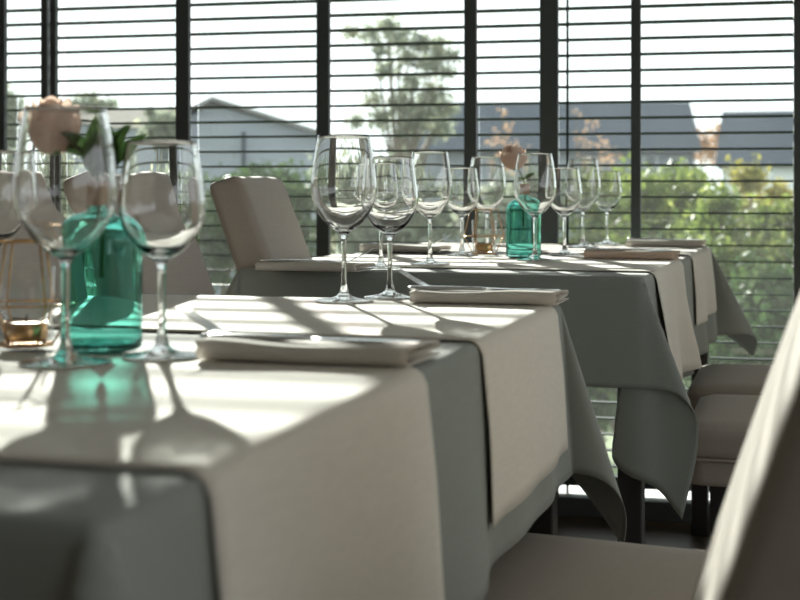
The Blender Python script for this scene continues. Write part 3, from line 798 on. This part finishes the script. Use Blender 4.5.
plant('shrub', 'bright green bush in front of the right mullion', 'bush', 735, 13, blobrow(700, 800, 205, 300, 16, 20, 34), 7000, .045, 'leaf_bush', 20, 5)
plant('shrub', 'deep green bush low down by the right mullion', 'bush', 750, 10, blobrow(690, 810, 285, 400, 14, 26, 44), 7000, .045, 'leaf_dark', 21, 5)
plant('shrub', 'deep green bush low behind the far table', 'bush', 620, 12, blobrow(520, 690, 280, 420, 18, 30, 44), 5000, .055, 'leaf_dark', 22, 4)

plant('shrub', 'grey-green bush beyond the left edge of the view', 'bush', -150, 22, blobrow(-230, -60, 120, 280, 14, 30, 46), 3000, .10, 'leaf_hazy', 31, 4)
plant('shrub', 'dark green bush far beyond the left edge of the view', 'bush', -380, 20, blobrow(-480, -290, 130, 280, 14, 34, 50), 3000, .10, 'leaf_dark', 32, 4)
plant('shrub', 'green bush beyond the right edge of the view', 'bush', 950, 14, blobrow(870, 1040, 190, 330, 14, 34, 50), 3600, .065, 'leaf_bush', 33, 4)
def house(label, d, x0, x1, yr, ye, gable_px, wallmat, roofmat, depth=7.0, name='house', wins=(), hip=0.0, ref=400):
    # eaves along the picture plane; yr ridge row, ye eave row. gable_px: None = ridge parallel to the view plane, else apex column
    c = at((x0+x1)/2, HY, d); t = thing(name, label, 'house', (c.x, c.y, ZG), TH - math.atan((ref-400)/F))
    hw = (x1-x0)/2*d/F; ze = CH-(ye-HY)/F*d - ZG; zr = CH-(yr-HY)/F*(d+(depth*.5 if gable_px is None else 0)) - ZG; kr = 1+depth*.5/d; ox = ((x0+x1)/2-ref)/F*depth*.5
    box('wall', (-hw, 0, 0), (hw, depth, ze-.02), wallmat, t)
    if gable_px is None:
        V = [(-hw-.15, -.3, ze), (hw+.15, -.3, ze), (hw+.15, depth+.3, ze), (-hw-.15, depth+.3, ze), (-hw*kr+ox+hip, depth*.5, zr), (hw*kr+ox-hip, depth*.5, zr)]
        meshobj('roof', V, [(0, 1, 5, 4), (2, 3, 4, 5), (1, 2, 5), (3, 0, 4), (0, 3, 2, 1)], roofmat, t)
    else:
        ax = (gable_px-(x0+x1)/2)*d/F
        meshobj('gable', [(-hw, 0, ze-.02), (hw, 0, ze-.02), (ax, 0, zr-.12), (-hw, depth, ze-.02), (hw, depth, ze-.02), (ax, depth, zr-.12)], [(0, 1, 2), (3, 5, 4), (0, 2, 5, 3), (1, 4, 5, 2), (0, 3, 4, 1)], wallmat, t)
        for xa, za, xb in ((-hw-.3, ze-.12, ax), (hw+.3, ze-.12, ax)):
            V = [(xa, -.35, za), (xb, -.35, zr), (xb, depth+.3, zr), (xa, depth+.3, za), (xa, -.35, za+.12), (xb, -.35, zr+.12), (xb, depth+.3, zr+.12), (xa, depth+.3, za+.12)]
            meshobj('roof_slope', V, [(0, 1, 2, 3), (4, 5, 6, 7), (0, 1, 5, 4), (2, 3, 7, 6), (0, 3, 7, 4), (1, 2, 6, 5)], roofmat, t)
    for wx, wy, ww, wh in wins:
        X = (wx-(x0+x1)/2)*d/F; Z = CH-(wy-HY)/F*d-ZG; a, b = ww*d/F/2, wh*d/F/2
        f = box('window', (X-a, -.05, Z-b), (X+a, .05, Z+b), 'house_white', t); box('pane', (X-a*.82, -.06, Z-b*.85), (X+a*.82, -.04, Z+b*.85), 'house_glass', f)
    return t
hg = house('pale blue-grey house with a low gable at the left', 42, 150, 318, 101, 133, 213, 'house_render', 'roof_grey', wins=((170, 160, 14, 18),), ref=310)
box('drainpipe', ((243.5-234)*42/F-.05, -.12, .5), ((243.5-234)*42/F+.06, -.02, 5.15), 'roof_slate', hg)
house('low house with pale tan roof behind the near rose', 58, 60, 185, 108, 128, None, 'house_render', 'roof_tan', wins=((120, 138, 12, 10),), ref=185)
house('long house under a dark slate roof in the middle', 34, 400, 694, 102, 152, None, 'house_render', 'roof_slate', depth=8, hip=.12, wins=((650, 162, 14, 12), (675, 164, 12, 12)))
house('house under a dark slate roof at the right', 30, 724, 860, 111, 166, None, 'house_white', 'roof_slate', depth=7, wins=((752, 182, 14, 14),), ref=745)
for o in bpy.data.objects:
    if o.type == 'MESH' and o.data.materials and o.data.materials[0] and o.data.materials[0].name in ('wine_glass', 'stem_glass', 'foot_glass', 'teal_glass'):
        o.cycles.is_caustics_caster = True
    if o.name.split('.')[0] in ('table_runner', 'tablecloth', 'napkin'):
        o.cycles.is_caustics_receiver = True
